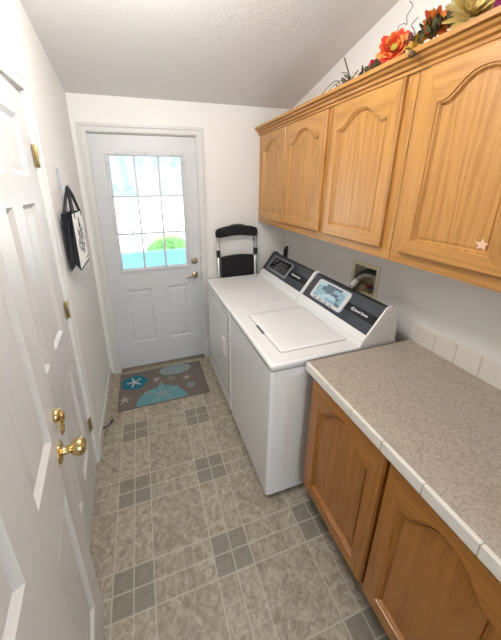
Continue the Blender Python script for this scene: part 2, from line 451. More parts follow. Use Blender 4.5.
# ---- door_1 : back exterior door. Local frame rotated so +y(local) faces -y(world): rz = pi, origin right-bottom corner
D1 = empty('door_1', (.102+.838, .012, 0), PI, kind='structure')
w1 = .838
def U(x): return (.102+.838) - x       # world x -> local u
mb = MB()
pan = [(U(.467), U(.231), .29, .84), (U(.813), U(.601), .29, .84)]
hole = [(U(.824), U(.217), 1.023, 2.004)]
slab(mb, w1, .022, 2.142, .044, [(min(a,b),max(a,b),c,d) for a,b,c,d in pan], [(min(a,b),max(a,b),c,d) for a,b,c,d in hole], depth=.007, fieldraise=.005)
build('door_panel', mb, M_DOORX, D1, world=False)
# window frame: beaded surround
mb = MB()
def rectring(mb, x0, x1, z0, z1, steps, y0):
    rings = []
    for k, dy in steps: rings.append([(x0+k,y0-dy,z0+k),(x1-k,y0-dy,z0+k),(x1-k,y0-dy,z1-k),(x0+k,y0-dy,z1-k)])
    mb.rings(rings)
rectring(mb, .205, .836, 1.011, 2.016, [(0,0),(.001,.008),(.006,.013),(.018,.013),(.022,.010),(.026,.013),(.029,.008),(.031,-.02)], .012)
for q in ((.30,2.005),(.52,2.005),(.73,2.005),(.216,1.9),(.216,1.62),(.216,1.36),(.216,1.08),(.825,1.9)):
    pass
fr = build('window_frame', mb, M_DOORX, D1)
mb = MB()
for (x, z) in ((.30,2.004),(.52,2.004),(.74,2.004),(.217,1.93),(.217,1.66),(.217,1.37),(.217,1.09),(.826,1.93)):
    mb.lathe([(.0001,0),(.004,0),(.004,.002),(.0001,.0022)], (x, -.0015, z), (0,-1,0), 8)
build('screw', mb, M_SEAM, D1, label='dark screw heads set into the window frame')
# muntins 3 x 3
mb = MB()
X0, X1, Z0, Z1 = .236, .805, 1.042, 1.985
for i in (1, 2):
    x = X0+(X1-X0)*i/3; mb.box(x-.008, x+.008, .002, .024, Z0, Z1, .003)
for i in (1, 2):
    z = Z0+(Z1-Z0)*i/3; mb.box(X0, X1, .003, .023, z-.008, z+.008, .003)
build('muntin', mb, M_DOORX, D1)
mb = MB(); mb.box(X0-.004, X1+.004, .026, .030, Z0-.004, Z1+.004)
build('window_pane', mb, M_GLASS, D1)
# lever handle + deadbolt
mb = MB(); mb.lathe([(.0,0),(.033,0),(.033,.004),(.026,.010),(.012,.013),(.011,.045),(0,.045)], (.880,.012,.925), (0,-1,0))
mb.tube([(.880,-.030,.925),(.862,-.036,.926),(.83,-.036,.924),(.795,-.032,.914)], .008, 10, rr=[.010,.010,.008,.005])
build('door_handle', mb, M_ABRASS, D1, label='antique brass lever handle')
mb = MB(); mb.lathe([(.0,0),(.032,0),(.032,.006),(.024,.014),(.012,.015),(0,.015)], (.882,.012,1.065), (0,-1,0)); mb.box(.876,.888,-.020,.0,1.047,1.083,.003)
build('deadbolt', mb, M_ABRASS, D1, label='antique brass deadbolt turn')
for z in (1.90, 1.09, .25): hinge(D1, (.098,-.004,z), .10, mat=M_DOORX)
mb = MB()
mb.box(.9385,.943,-.006,.0,1.03,1.10); mb.box(.9385,.943,-.006,.0,.88,.96)
build('strike_plate', mb, M_ABRASS, D1)

# ---- six-panel interior doors: cols & rows shared
def six_panels(p1, p2, p3, p4, zb0, zb1, zm0, zm1, zt0, zt1):
    return [(a, b, c, d) for a, b in ((p1,p2),(p3,p4)) for c, d in ((zb0,zb1),(zm0,zm1),(zt0,zt1))]
# local +x must run (sin a, -cos a), face +y -> (cos a, sin a):  rz = a - pi/2
D2 = empty('door_2', (A_H[0], A_H[1], 0), A_ANG-PI/2, kind='structure')
mb = MB(); slab(mb, A_W, .008, 2.135, .035, six_panels(.135,.318,.425,.605,.268,.86,1.063,1.69,1.80,2.03))
build('door_panel', mb, M_DOORW, D2, world=False)
for z in (1.89, 1.12, .33): hinge(D2, (.004, -.945, z), .095, leaf=(-.001, .0015, -.98, -.945))
mb = MB(); mb.lathe([(0,0),(.032,0),(.030,.006),(.012,.012),(.011,.03),(.02,.035),(.027,.05),(.026,.062),(.014,.071),(0,.072)], (A_W-.06, 0, .96), (0,1,0))
build('door_knob', mb, M_BRASS, D2, world=False)
D3 = empty('door_3', (B_E[0], B_E[1], 0), B_ANG-PI/2, kind='structure')
mb = MB(); slab(mb, B_W, .008, 2.135, .035, six_panels(.109,.303,.432,.626,.241,.838,1.047,1.69,1.80,2.03))
build('door_panel', mb, M_DOORW, D3, world=False)
mb = MB()
mb.lathe([(0,0),(.034,0),(.034,.003),(.030,.006),(.014,.009),(.0125,.012),(.0115,.028),(.015,.033),(.0235,.040),(.028,.050),(.0285,.060),(.025,.069),(.016,.074),(0,.076)], (.062,0,.955), (0,1,0), 32)
build('door_knob', mb, M_BRASS, D3, world=False, label='round polished brass knob')
mb = MB()
mb.lathe([(0,0),(.021,0),(.021,.008),(.017,.016),(.008,.021),(0,.022)], (.028,0,1.068), (0,1,0), 28)
mb.tube([(.028,.016,1.078),(.028,.020,1.063),(.028,.018,1.041),(.028,.012,1.027)], .008, 12, rr=[.008,.010,.007,.002])
build('deadbolt', mb, M_BRASS, D3, world=False, label='polished brass thumb-turn deadbolt')

# ------------------------------------------------------------------ arched oak doors
def arch_outline(a0, a1, z0, z1, drop, k=0, nb=8, ns=8, nt=44, sh=.88):
    """loop in (a,z); a0<a1; inset k; top edge = cathedral arch with shoulders `drop` below z1."""
    A0, A1, Z0, Z1 = a0+k, a1-k, z0+k, z1-k
    pts = []
    for i in range(nb): pts.append((A0+(A1-A0)*i/nb, Z0))
    def top(t):  # t 0..1 across
        s = abs(2*t-1)
        if s > sh: return Z1-drop
        q = s/sh
        return Z1-drop + drop*(.5+.5*math.cos(PI*q**1.3))
    for i in range(ns): pts.append((A1, Z0+(top(1)-Z0)*i/ns))
    for i in range(nt): t = 1-i/nt; pts.append((A0+(A1-A0)*t, top(t)))
    for i in range(ns): pts.append((A0, top(0)+(Z0-top(0))*i/ns))
    return pts
def rect_outline(a0, a1, z0, z1, k=0, nb=8, ns=8, nt=44):
    return arch_outline(a0, a1, z0, z1, 0, k, nb, ns, nt)
def cab_door(parent, name, x, y0, y1, z0, z1, th=.024, stile=.058, rail=.062, toprail=.06, drop=.07, mats=None, sh=.88):
    """door whose face looks to -x; back on x, spans y0..y1"""
    P = lambda o, d: [(x-d, a, z) for a, z in o]
    ia0, ia1, iz0, iz1 = y0+stile, y1-stile, z0+rail, z1-toprail
    O = lambda k: arch_outline(ia0, ia1, iz0, iz1, drop, k, sh=sh)
    R = lambda k: rect_outline(y0, y1, z0, z1, k)
    rings = [P(R(0),0), P(R(0),th-.009), P(R(.004),th-.006), P(R(.008),th), P(O(0),th), P(O(.0015),th-.005), P(O(.007),th-.0055), P(O(.009),th-.009), P(O(.014),th-.017),
             P(O(.018),th-.0175), P(O(.020),th-.014), P(O(.024),th-.014)]
    nb, ns, nt = 8, 8, 44
    def mis(k, i):
        if k == 99: return 0
        if k <= 4: return 1 if (i < nb or nb+ns <= i < nb+ns+nt) else 0
        return 0
    mb = MB(); mb.rings(rings, 0, True, True, True, False, mis)
    return build(name, mb, mats or [M_OAKV, M_OAKH], parent)

# upper cabinets
UX, UB, UT = 1.53, 1.41, 2.215
def upper(y0, y1, doors, label, ext=None):
    o = empty('wall_cabinet', (W, (y0+y1)/2, UB), 0, label, 'cabinet', 'oak wall cabinets above the appliances and counter')
    mb = MB()
    mb.box(UX+.019, W-.001, y0+.0005, y1-.0005, UB+.012, UT)              # carcass
    build('body', mb, M_OAKV, o)
    mb = MB()
    st = [(y0+.0005, None)]
    # face frame: rails and stiles round the door openings
    mb.box(UX, UX+.019, y0+.0005, y1-.0005, UB, UB+.055, mi=1); mb.box(UX, UX+.019, y0+.0005, y1-.0005, UT-.06, UT, mi=1)
    edges = [y1-.0005]
    for d in doors: edges += [d[1]-.012, d[0]+.012]
    edges.append(y0+.0005)
    for i in range(0, len(edges), 2):
        if edges[i]-edges[i+1] > .003: mb.box(UX, UX+.019, edges[i+1], edges[i], UB+.055, UT-.06)
    build('face_frame', mb, [M_OAKV, M_OAKH], o)
    for d in doors: cab_door(o, 'door', UX, d[0], d[1], 1.458, 2.165, mats=[M_OAKV, M_OAKH])
    return o
u1 = upper(-1.012, -.002, [(-.510,-.078), (-.990,-.524)], 'oak wall cabinet with two arched doors in the far corner above the dryer')
u2 = upper(-1.535, -1.014, [(-1.487,-1.040)], 'oak wall cabinet with one glossy arched door above the cream outlet box')
u3 = upper(-2.40, -1.537, [(-1.985,-1.588), (-2.39,-2.0)], 'nearest oak wall cabinet over the counter, star sticker on its arched door')
# star sticker on the door of the nearest unit
mb = MB(); cy_, cz_ = -1.893, 1.553
pts = []
for k in range(10):
    r = .022 if k % 2 == 0 else .0095; a = PI/2 + k*PI/5
    pts.append((cy_+r*math.cos(a), cz_+r*math.sin(a)))
mb.prism(pts, 0, UX-.0112, UX-.0098)
build('star_sticker', mb, plain('pink_sticker', (.80,.55,.42), .4), label='translucent pinkish star sticker on the arched door of the nearest wall cabinet', cat='sticker')
# crown moulding
mb = MB()
prof = [(UX,2.170),(UX-.010,2.170),(UX-.012,2.180),(UX-.008,2.183),(UX-.020,2.187),(UX-.024,2.197),(UX-.020,2.200),(UX-.034,2.205),(UX-.042,2.214),(UX-.038,2.217),(UX-.054,2.219),(UX-.056,2.236),(UX,2.236)]
mb.prism(prof, 1, -2.40, -.002)
build('crown_molding', mb, M_OAKH, label='stepped oak crown molding running along the top of the wall cabinets', cat='molding')

# base cabinet
BX = 1.178
bc = empty('base_cabinet', (W, -1.97, 0), 0, 'orange oak base cabinet with two arched doors under the laminate countertop', 'cabinet')
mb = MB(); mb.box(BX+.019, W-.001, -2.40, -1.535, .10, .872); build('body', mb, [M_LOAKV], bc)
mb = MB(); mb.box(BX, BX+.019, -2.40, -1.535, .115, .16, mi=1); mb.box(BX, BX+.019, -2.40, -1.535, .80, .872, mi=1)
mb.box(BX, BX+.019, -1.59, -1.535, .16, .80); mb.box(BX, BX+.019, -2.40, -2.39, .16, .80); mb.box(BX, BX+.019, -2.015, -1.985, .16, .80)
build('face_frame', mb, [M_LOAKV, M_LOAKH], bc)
mb = MB(); mb.box(BX+.09, W-.001, -2.40, -1.535, .0, .10); build('toe_kick', mb, M_TOE, bc)
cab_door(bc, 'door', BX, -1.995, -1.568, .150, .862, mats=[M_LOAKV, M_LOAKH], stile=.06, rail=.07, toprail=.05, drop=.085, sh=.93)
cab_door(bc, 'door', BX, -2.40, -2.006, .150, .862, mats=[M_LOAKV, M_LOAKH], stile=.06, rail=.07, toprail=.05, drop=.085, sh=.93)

# countertop
ct = empty('countertop', (W, -1.97, .872), 0, 'grey-beige speckled laminate countertop with cream tile edging and backsplash', 'countertop')
mb = MB(); mb.box(1.1625, W-.001, -2.42, -1.507, .8725, .911, .001, seg=1); build('laminate_top', mb, M_LAM, ct)
mb = MB()
ys = [-1.505, -1.679, -1.825, -1.972, -2.12, -2.268, -2.42]
for a, b in zip(ys, ys[1:]):
    mb.box(1.146, 1.162, b+.0008, a-.0008, .868, .912, .003)
mb.box(1.148, 1.1605, -2.42, -1.507, .870, .910, mi=1)
build('edge_tiles', mb, [M_TILE, M_GROUT], ct)
mb = MB()
y = -1.527
while y > -2.41:
    y2 = max(y-.1045, -2.42); mb.box(1.820, 1.8295, y2+.0012, y-.0012, .9095, 1.018, .003); y -= .1045
mb.box(1.8225, 1.8295, -2.42, -1.529, .9095, 1.014, mi=1)
build('backsplash_tiles', mb, [M_TILE, M_GROUT], ct)

# ------------------------------------------------------------------ washer and dryer
def text_mesh(body, size, M, name, mat, parent, extr=.0006, bold=False):
    cu = bpy.data.curves.new(name, 'FONT'); cu.body = body; cu.size = size; cu.extrude = extr; cu.align_x = 'LEFT'; cu.align_y = 'CENTER'
    if bold: cu.offset = size*.02
    o = bpy.data.objects.new('tmp', cu); COL.objects.link(o)
    dg = bpy.context.evaluated_depsgraph_get(); dg.update()
    me = bpy.data.meshes.new_from_object(o.evaluated_get(dg)); bpy.data.objects.remove(o)
    me.transform(chain_inv(parent) @ M)
    me.materials.clear(); me.materials.append(mat)
    r = bpy.data.objects.new(name, me); COL.objects.link(r); r.parent = parent
    return r
FX = .968; TZ = .918
P0 = Vector((1.532,0,.972)); P1 = Vector((1.645,0,1.118))    # console face line (x,z)
slope = (P1-P0).normalized(); nrm = Vector((-slope.z, 0, slope.x))
def cface(t, y, d=0):           # t 0..1 up the sloping face, d proud of it
    p = P0 + (P1-P0)*t + nrm*d; return (p.x, y, p.z)
def frame_mat(y, t, d):         # text frame: right -> -y, up -> slope, out -> nrm
    o = Vector(cface(t, y, d)); r = Vector((0,-1,0))
    m = Matrix(((r.x,slope.x,nrm.x,o.x),(r.y,slope.y,nrm.y,o.y),(r.z,slope.z,nrm.z,o.z),(0,0,0,1)))
    return m
def rrect_face(mb, y0, y1, t0, t1, d0, d1, r=.012, mi=0, n=5):
    L_ = (P1-P0).length
    def pts(d):
        out = []; s0, s1 = t0*L_, t1*L_
        for cy, cs, a in ((y1-r, s1-r, 0), (y0+r, s1-r, 90), (y0+r, s0+r, 180), (y1-r, s0+r, 270)):
            for k in range(n+1):
                th = math.radians(a+90*k/n)
                out.append(cface((cs+r*math.sin(th))/L_, cy+r*math.cos(th), d))
        return out
    mb.rings([pts(d0), pts(d1)], mi, True, True, True)
def appliance(kind, y0, y1, loc_label, cat):
    o = empty(kind, (FX+.33, (y0+y1)/2, 0), 0, loc_label, cat)
    # cabinet body with rounded front vertical edges
    r = .018
    def outline(x0, x1, a0, a1):
        pts = []
        for cx, cy, a in ((x0+r, a0+r, 180), (x1-.004, a0+.004, 270), (x1-.004, a1-.004, 0), (x0+r, a1-r, 90)):
            rr_ = r if cx < 1.2 else .004
            for k in range(6):
                th = math.radians(a+90*k/5); pts.append((cx+rr_*math.cos(th), cy+rr_*math.sin(th)))
        return pts
    mb = MB(); mb.prism(outline(FX, 1.72, y0, y1), 2, .03, .876)
    build('cabinet', mb, [M_ENAM], o)
    mb = MB(); mb.prism(outline(FX+.004, 1.715, y0+.004, y1-.004), 2, .8761, .8819); build('seam', mb, M_SEAM, o)
    for (fx, fy) in ((FX+.05, y0+.05), (FX+.05, y1-.05), (1.66, y0+.05), (1.66, y1-.05)):
        mb = MB(); mb.lathe([(0,0),(.022,0),(.022,.012),(.010,.016),(.010,.030),(0,.030)], (fx, fy, 0), (0,0,1), 16); build('foot', mb, M_BLACK, o)
    # top deck
    mb = MB()
    O2 = lambda k: [(x, y) for x, y in outline(FX-.004+k, 1.735, y0+.0005+k*.6, y1-.0005-k*.6)]
    rings = [[(x,y,.882) for x,y in O2(0)], [(x,y,.906) for x,y in O2(0)], [(x,y,.914) for x,y in O2(.003)], [(x,y,TZ+.001) for x,y in O2(.010)], [(x,y,TZ+.001) for x,y in O2(.028)], [(x,y,TZ-.002) for x,y in O2(.036)]]
    mb.rings(rings, 0, True, True, True, True)
    build('top_deck', mb, M_ENAM, o)
    # console
    prof = [(1.500,TZ-.004),(1.512,.952),(P0.x,P0.z),(P1.x,P1.z),(1.660,1.124),(1.682,1.112),(1.708,1.045),(1.716,.985),(1.716,TZ-.004)]
    mb = MB(); mb.prism(prof, 1, y0+.010, y1-.010); build('console', mb, M_CONSL, o)
    mb = MB(); mb.prism([(1.488,TZ-.003),(1.500,.950),(P0.x-.004,P0.z+.002),(P0.x,P0.z-.001),(1.512,.945),(1.507,TZ-.003)], 1, y0+.010, y1-.010); build('console_skirt', mb, M_ENAM, o)
    ep = [(1.484,TZ-.004),(1.510,.960),(1.528,.978),(P1.x-.014,P1.z+.002),(P1.x-.002,1.128),(P1.x+.014,1.133),(1.674,1.130),(1.692,1.118),(1.712,1.070),(1.722,1.0),(1.724,TZ-.004)]
    for e0, e1 in ((y0+.001, y0+.012), (y1-.012, y1-.001)):
        mb = MB(); mb.prism(ep, 1, e0, e1); bmesh.ops.bevel(mb.bm, geom=[e for e in mb.bm.edges if abs(e.verts[0].co.y-e.verts[1].co.y) < 1e-6], offset=.002, segments=1, affect='EDGES')
        build('console_end_cap', mb, M_CONSL if (kind == 'clothes_dryer' and e0 > y0+.1) else M_ENAM, o)
    mb = MB()
    rrect_face(mb, y0+.013, y1-.013, .015, .985, -.001, .0015, r=.002)
    build('control_panel', mb, M_CONS, o)
    L_ = P1-P0
    mb = MB(); mb.rings([[cface(.34,y0+.014,.0014),cface(.34,y0+.33,.0014),cface(.62,y0+.33,.0014),cface(.62,y0+.014,.0014)],[cface(.34,y0+.014,.0024),cface(.34,y0+.33,.0024),cface(.62,y0+.33,.0024),cface(.62,y0+.014,.0024)]], 0, True, True, True)
    build('logo_band', mb, M_CONSB, o)
    return o
# washer (near one)
wy0, wy1 = -1.492, -.836
ws = appliance('washing_machine', wy0, wy1, 'white top-loading washer with closed lid, beside the countertop, silver-framed display', 'washer')
mb = MB()
lx0, lx1, ly0, ly1 = 1.062, 1.475, -1.405, -.945
def rr(x0, x1, a0, a1, r, z, n=6):
    out = []
    for cx, cy, a in ((x1-r, a1-r, 0), (x0+r, a1-r, 90), (x0+r, a0+r, 180), (x1-r, a0+r, 270)):
        for k in range(n+1):
            th = math.radians(a+90*k/n); out.append((cx+r*math.cos(th), cy+r*math.sin(th), z))
    return out
mb.rings([rr(lx0-.004,lx1+.004,ly0-.004,ly1+.004,.022,TZ-.0021), rr(lx0-.004,lx1+.004,ly0-.004,ly1+.004,.022,TZ-.0008)], 0, True, True, True)
build('lid_gap', mb, plain('lid_seam_grey', (.36,.35,.35), .6), ws)
mb = MB()
mb.rings([rr(lx0,lx1,ly0,ly1,.018,TZ-.001), rr(lx0,lx1,ly0,ly1,.018,TZ+.0025), rr(lx0+.004,lx1-.004,ly0+.004,ly1-.004,.016,TZ+.0055), rr(lx0+.03,lx1-.03,ly0+.03,ly1-.03,.02,TZ+.0065), rr(lx0+.06,lx1-.06,ly0+.06,ly1-.06,.03,TZ+.0065)], 0, True, True, True, True)
build('lid', mb, M_ENAM, ws)
mb = MB(); mb.box(lx0-.012, lx0+.006, -1.20, -1.10, TZ-.004, TZ+.004, .002); build('lid_handle_recess', mb, M_SEAM, ws)
mb = MB(); mb.box(1.06, 1.61, wy0-.0014, wy0+.002, .06, .84, .0012, seg=1); build('side_panel', mb, M_ENAM2, ws)
mb = MB(); rrect_face(mb, -1.245, -.925, .12, .90, .001, .010, r=.02); build('display_frame', mb, M_SCRF, ws)
mb = MB(); rrect_face(mb, -1.215, -.950, .24, .84, .0095, .0105, r=.006); build('touchscreen', mb, M_LCD, ws)
mb = MB()
for k in range(4):
    mb = MB(); rrect_face(mb, -1.0-.055*k, -.975-.055*k, .15, .20, .0095, .0115, r=.003); build('button', mb, M_SCRD, ws)
def logo(parent, ystart, size, mat=M_LOGO):
    mb = MB(); 
    rad = size*.55; oc = frame_mat(ystart+rad*1.6, .49, .0026)
    n = 28
    R = lambda q, h: [tuple(oc @ Vector((q*math.cos(2*PI*k/n), q*math.sin(2*PI*k/n), h))) for k in range(n)]
    mb.rings([R(rad,0), R(rad,.001), R(rad*.72,.001), R(rad*.72,0)], 0)
    b = [oc @ Vector(p) for p in ((-.2*rad,.2*rad,.001),(.1*rad,.45*rad,.001),(.35*rad,0,.001),(1.25*rad,-1.1*rad,.001),(.95*rad,-1.2*rad,.001),(0,-.15*rad,.001))]
    mb.poly([tuple(p) for p in b])
    build('logo_emblem', mb, mat, parent)
    text_mesh('Speed Queen', size, frame_mat(ystart, .49, .0027), 'logo_lettering', mat, parent, bold=True)
logo(ws, -1.317, .0185)
# dryer
dy0, dy1 = -.832, -.140
dr = appliance('clothes_dryer', dy0, dy1, 'white dryer in the far corner with plain flat top and dark display', 'dryer')
mb = MB(); mb.box(FX-.006, FX+.003, -.775, -.175, .175, .83, .004); build('door', mb, M_ENAM, dr)
mb = MB(); mb.box(FX-.0025, FX+.002, -.781, -.169, .169, .836, .002, seg=1); build('door_gap', mb, M_SEAM, dr)
mb = MB(); mb.rings([[(FX-.0055,y,z) for _,y,z in [(0,-.725,.475),(0,-.665,.475),(0,-.665,.62),(0,-.725,.62)]],
                     [(FX-.014,y,z) for _,y,z in [(0,-.722,.48),(0,-.668,.48),(0,-.668,.615),(0,-.722,.615)]],
                     [(FX-.014,y,z) for _,y,z in [(0,-.712,.495),(0,-.678,.495),(0,-.678,.60),(0,-.712,.60)]],
                     [(FX-.007,y,z) for _,y,z in [(0,-.708,.50),(0,-.682,.50),(0,-.682,.595),(0,-.708,.595)]]], 0, True, True, True)
build('door_handle', mb, M_ENAM2, dr)
for z in (.72, .30):
    mb = MB(); mb.box(FX-.009, FX+.001, -.172, -.158, z-.035, z+.035, .002); build('door_hinge', mb, M_ENAM2, dr)
mb = MB(); mb.box(FX-.0015, FX+.003, dy0+.01, dy1-.01, .155, .160); build('toe_panel_seam', mb, M_SEAM, dr)
mb = MB(); rrect_face(mb, -.555, -.205, .12, .90, .001, .008, r=.02); build('display_frame', mb, M_SCRD, dr)
mb = MB(); rrect_face(mb, -.53, -.225, .22, .84, .0075, .0085, r=.006); build('display', mb, M_GLASSK, dr)
for i in range(5):
    for j in range(3):
        if (i+j) % 4 == 3: continue
        mb = MB(); rrect_face(mb, -.28-.045*i-.022, -.28-.045*i, .34+.15*j, .38+.15*j, .0083, .0088, r=.002); build('display_digit', mb, M_SCRD, dr)
logo(dr, -.622, .0185)
mb = MB(); mb.lathe([(0,0),(.010,0),(.010,.002),(0,.002)], (1.44,-.19,TZ-.002), (0,0,1), 14); build('vent_plug', mb, M_BLACK, dr)

# ------------------------------------------------------------------ washer outlet box in the right wall
ob = empty('washer_outlet_box', (W, -1.11, 1.03), 0, 'cream plastic laundry outlet box recessed in the wall behind the washer', 'outlet box')
mb = MB()
rings = []
for k, x in ((-.026, W-.0005), (-.026, W-.006), (-.022, W-.009), (-.002, W-.009), (.002, W-.004), (.003, W+.085)):
    rings.append([(x, by0+k, bz0+k), (x, by1-k, bz0+k), (x, by1-k, bz1-k), (x, by0+k, bz1-k)])
mb.rings(rings, 0, True, False, True); build('frame', mb, M_CREAM, ob)
for yy, m_, nm in ((-1.06, M_BEIGE, 'drain_fitting'),):
    mb = MB(); mb.lathe([(0,0),(.028,0),(.028,.03),(.022,.034),(.022,.05),(0,.05)], (W+.045, -1.065, bz0+.003), (0,0,1)); build(nm, mb, m_, ob)
for yy, c in ((-1.125, (.45,.03,.02)), (-1.165, (.03,.06,.25))):
    mb = MB(); mb.lathe([(0,0),(.011,0),(.011,.07),(0,.07)], (W+.05, yy, bz0+.003), (0,0,1), 14); mb.box(W+.02, W+.05, yy-.006, yy+.006, bz0+.035, bz0+.05, .003)
    v = build('valve', mb, M_ABRASS, ob)
    mb = MB(); mb.lathe([(0,0),(.016,0),(.016,.012),(0,.012)], (W+.03, yy, bz0+.05), (0,0,1), 10); build('valve_knob', mb, plain('valve_knob_paint', c, .4), v)
# drain hose over the rim
dh = empty('drain_hose', (1.795, -1.04, .93), 0, 'black ribbed drain hose with a white collar curving out of the outlet box', 'hose')
mb = MB(); pth = [(1.795,-1.035,.93),(1.795,-1.035,1.0),(1.80,-1.04,1.06),(1.812,-1.052,1.12),(1.835,-1.08,1.175),(1.86,-1.12,1.195),(1.88,-1.16,1.185),(1.89,-1.185,1.14)]
def smooth_path(p, n=8):
    p = [Vector(q) for q in p]; out = []
    for i in range(len(p)-1):
        a = p[max(i-1,0)]; b = p[i]; c = p[i+1]; d = p[min(i+2,len(p)-1)]
        for k in range(n):
            t = k/n; out.append(.5*((2*b)+(-a+c)*t+(2*a-5*b+4*c-d)*t*t+(-a+3*b-3*c+d)*t**3))
    out.append(p[-1]); return out
sp = smooth_path(pth)
mb.tube(sp, .012, 12, rr=[.0165 + .0015*(i % 2) for i in range(len(sp))]); build('hose', mb, M_BLACK, dh)
mb = MB(); mb.tube(smooth_path([(1.782,-1.062,1.085),(1.790,-1.068,1.105),(1.802,-1.078,1.13)]), .020, 14); build('collar', mb, plain('white_hose_guide', (.75,.75,.75), .35), dh)
mb = MB(); s2 = smooth_path([(1.770,-1.055,.93),(1.772,-1.056,1.02),(1.788,-1.066,1.10),(1.815,-1.095,1.155),(1.845,-1.13,1.170),(1.872,-1.165,1.15),(1.876,-1.165,1.11)])
mb.tube(s2, .0125, 10)
build('inner_hose', mb, plain('grey_hose', (.40,.40,.40), .4), dh, label='grey inner hose')
# power cord in the corner
pc = empty('power_cord', (1.80, -.075, .93), 0, 'black power plug and cord on the right wall behind the dryer', 'power cord')
mb = MB(); mb.tube([(1.800,-.078,.70),(1.80,-.078,.95),(1.805,-.076,1.05)], .007, 8); build('cord', mb, M_BLACK, pc)
mb = MB(); mb.box(1.79,1.822,-.097,-.057,1.04,1.13,.006); mb.box(1.805,1.829,-.09,-.06,1.13,1.155,.004); build('plug', mb, M_BLACK, pc)

# ------------------------------------------------------------------ folding step stool behind the dryer
fs = empty('folding_step_stool', (1.29, -.07, 0), 0, 'folded step stool with black padded handle bar, leaning behind the dryer', 'step stool')
def lean(z): return -.055 - (1.36-z)*.035
mb = MB()
for x in (1.100, 1.478):
    mb.tube([(x, lean(0.01), .0), (x, lean(.7), .7), (x, lean(1.32), 1.32)], .015, 12)
rails = build('side_rails', mb, M_ALU, fs)
mb = MB()
for x in (1.125, 1.455): mb.tube([(x, -.032, 0), (x, -.032, .5), (x, -.03, .98)], .010, 10)
build('rear_legs', mb, M_ALU, fs)
mb = MB(); n = 24; pts = [(1.082+(1.494-1.082)*i/n, lean(1.33), 1.322+.024*math.sin(PI*i/n)) for i in range(n+1)]
rings = []
for i, p in enumerate(pts):
    e = min(i, n-i)/n; h = .040+.008*min(1, e*6); dpt = .024+.012*min(1, e*8)
    if i in (0, n): h *= .8; dpt *= .7
    rings.append([(p[0], p[1]+dpt*math.cos(t), p[2]+h*math.copysign(abs(math.sin(t))**.7, math.sin(t))) for t in [2*PI*k/14 for k in range(14)]])
mb.rings(rings, 0, True, True, True, True); build('padded_handle', mb, M_FABK, fs)
mb = MB(); pts = [(1.22+.14*i/8, lean(1.33)-.004, 1.392+.008*math.sin(PI*i/8)) for i in range(9)]; mb.tube(pts, .008, 10); build('grip_logo_pad', mb, plain('grey_rubber', (.10,.10,.10), .5), fs)
for x in (1.100, 1.478):
    mb = MB(); mb.lathe([(0,-.018),(.018,-.016),(.022,0),(.018,.016),(0,.018)], (x, lean(1.15)-.006, 1.145), (1,0,0), 18); mb.box(x-.016,x+.016,lean(1.15)-.026,lean(1.15)+.014,1.10,1.17,.006)
    build('rail_joint', mb, M_BLACK, fs)
mb = MB()
rings = []
for y_, k in ((-.020, .004), (-.016, 0), (.0, 0), (.004, .004)):
    o_ = [(1.124+k,.62+k),(1.456-k,.62+k),(1.456-k,1.100-k)] + [(1.456-.332*i/12, 1.100-k+.014*math.sin(PI*i/12)) for i in range(1,12)] + [(1.124+k,1.100-k)]
    rings.append([(x, lean(z)+y_, z) for x, z in o_])
mb.rings(rings, 0, True, True, True); build('seat', mb, M_FABK, fs)
mb = MB(); mb.box(1.11,1.47,lean(.35)-.035,lean(.35)-.008,.30,.36,.004); build('step', mb, M_BLACK, fs)
for x in (1.100, 1.478):
    mb = MB(); mb.tube([(x,lean(0),.0),(x,lean(.03),.035)], .015, 12); build('rubber_foot', mb, M_BLACK, fs)

# switch plate
sw = empty('light_switch', (1.068, 0, 1.19), 0, 'small cream light switch plate on the back wall beside the door casing', 'switch')
mb = MB(); mb.box(1.033,1.103,-.006,-.0003,1.130,1.245,.002); build('plate', mb, M_SWITCH, sw)
mb = MB(); mb.box(1.062,1.074,-.016,-.005,1.178,1.200,.002); build('toggle', mb, M_SWITCH, sw)

# ------------------------------------------------------------------ bag on the left wall
hk = empty('wall_hook', (0, -.625, 1.75), 0, 'slim grey metal hook on the left wall above the black and white bag', 'hook')
mb = MB(); mb.box(.0005,.006,-.648,-.602,1.735,1.855,.0015); build('back_plate', mb, M_STEEL, hk)
mb = MB(); mb.tube(smooth_path([(.004,-.625,1.775),(.016,-.625,1.748),(.035,-.625,1.742),(.047,-.625,1.757),(.046,-.625,1.772)],5), .0035, 8); build('hook_arm', mb, M_STEEL, hk)
bg = empty('gift_bag', (.05, -.66, 1.285), 0, 'black gusseted paper bag with white scroll-printed front hanging by handles on the left wall', 'bag')
bx0, bx1, by_0, by_1, bz_0, bz_1 = .020, .073, -.800, -.520, 1.285, 1.612
mb = MB()
# shell with inverted V notch at gusset bottoms
n = .045
def side(y, inn):
    m = (bx0+bx1)/2
    return [(bx0,y,bz_0),(m,y+inn*.004,bz_0+n),(bx1,y,bz_0),(bx1,y,bz_1),(m,y+inn*.03,bz_1),(bx0,y,bz_1)]
mb.rings([side(by_0,1), side(by_1,-1)], 0, True, False, False)
mb.poly([side(by_0,1)[k] for k in (0,1,4,5)]); mb.poly([side(by_0,1)[k] for k in (1,2,3,4)])
mb.poly([side(by_1,-1)[k] for k in (0,1,4,5)]); mb.poly([side(by_1,-1)[k] for k in (1,2,3,4)])
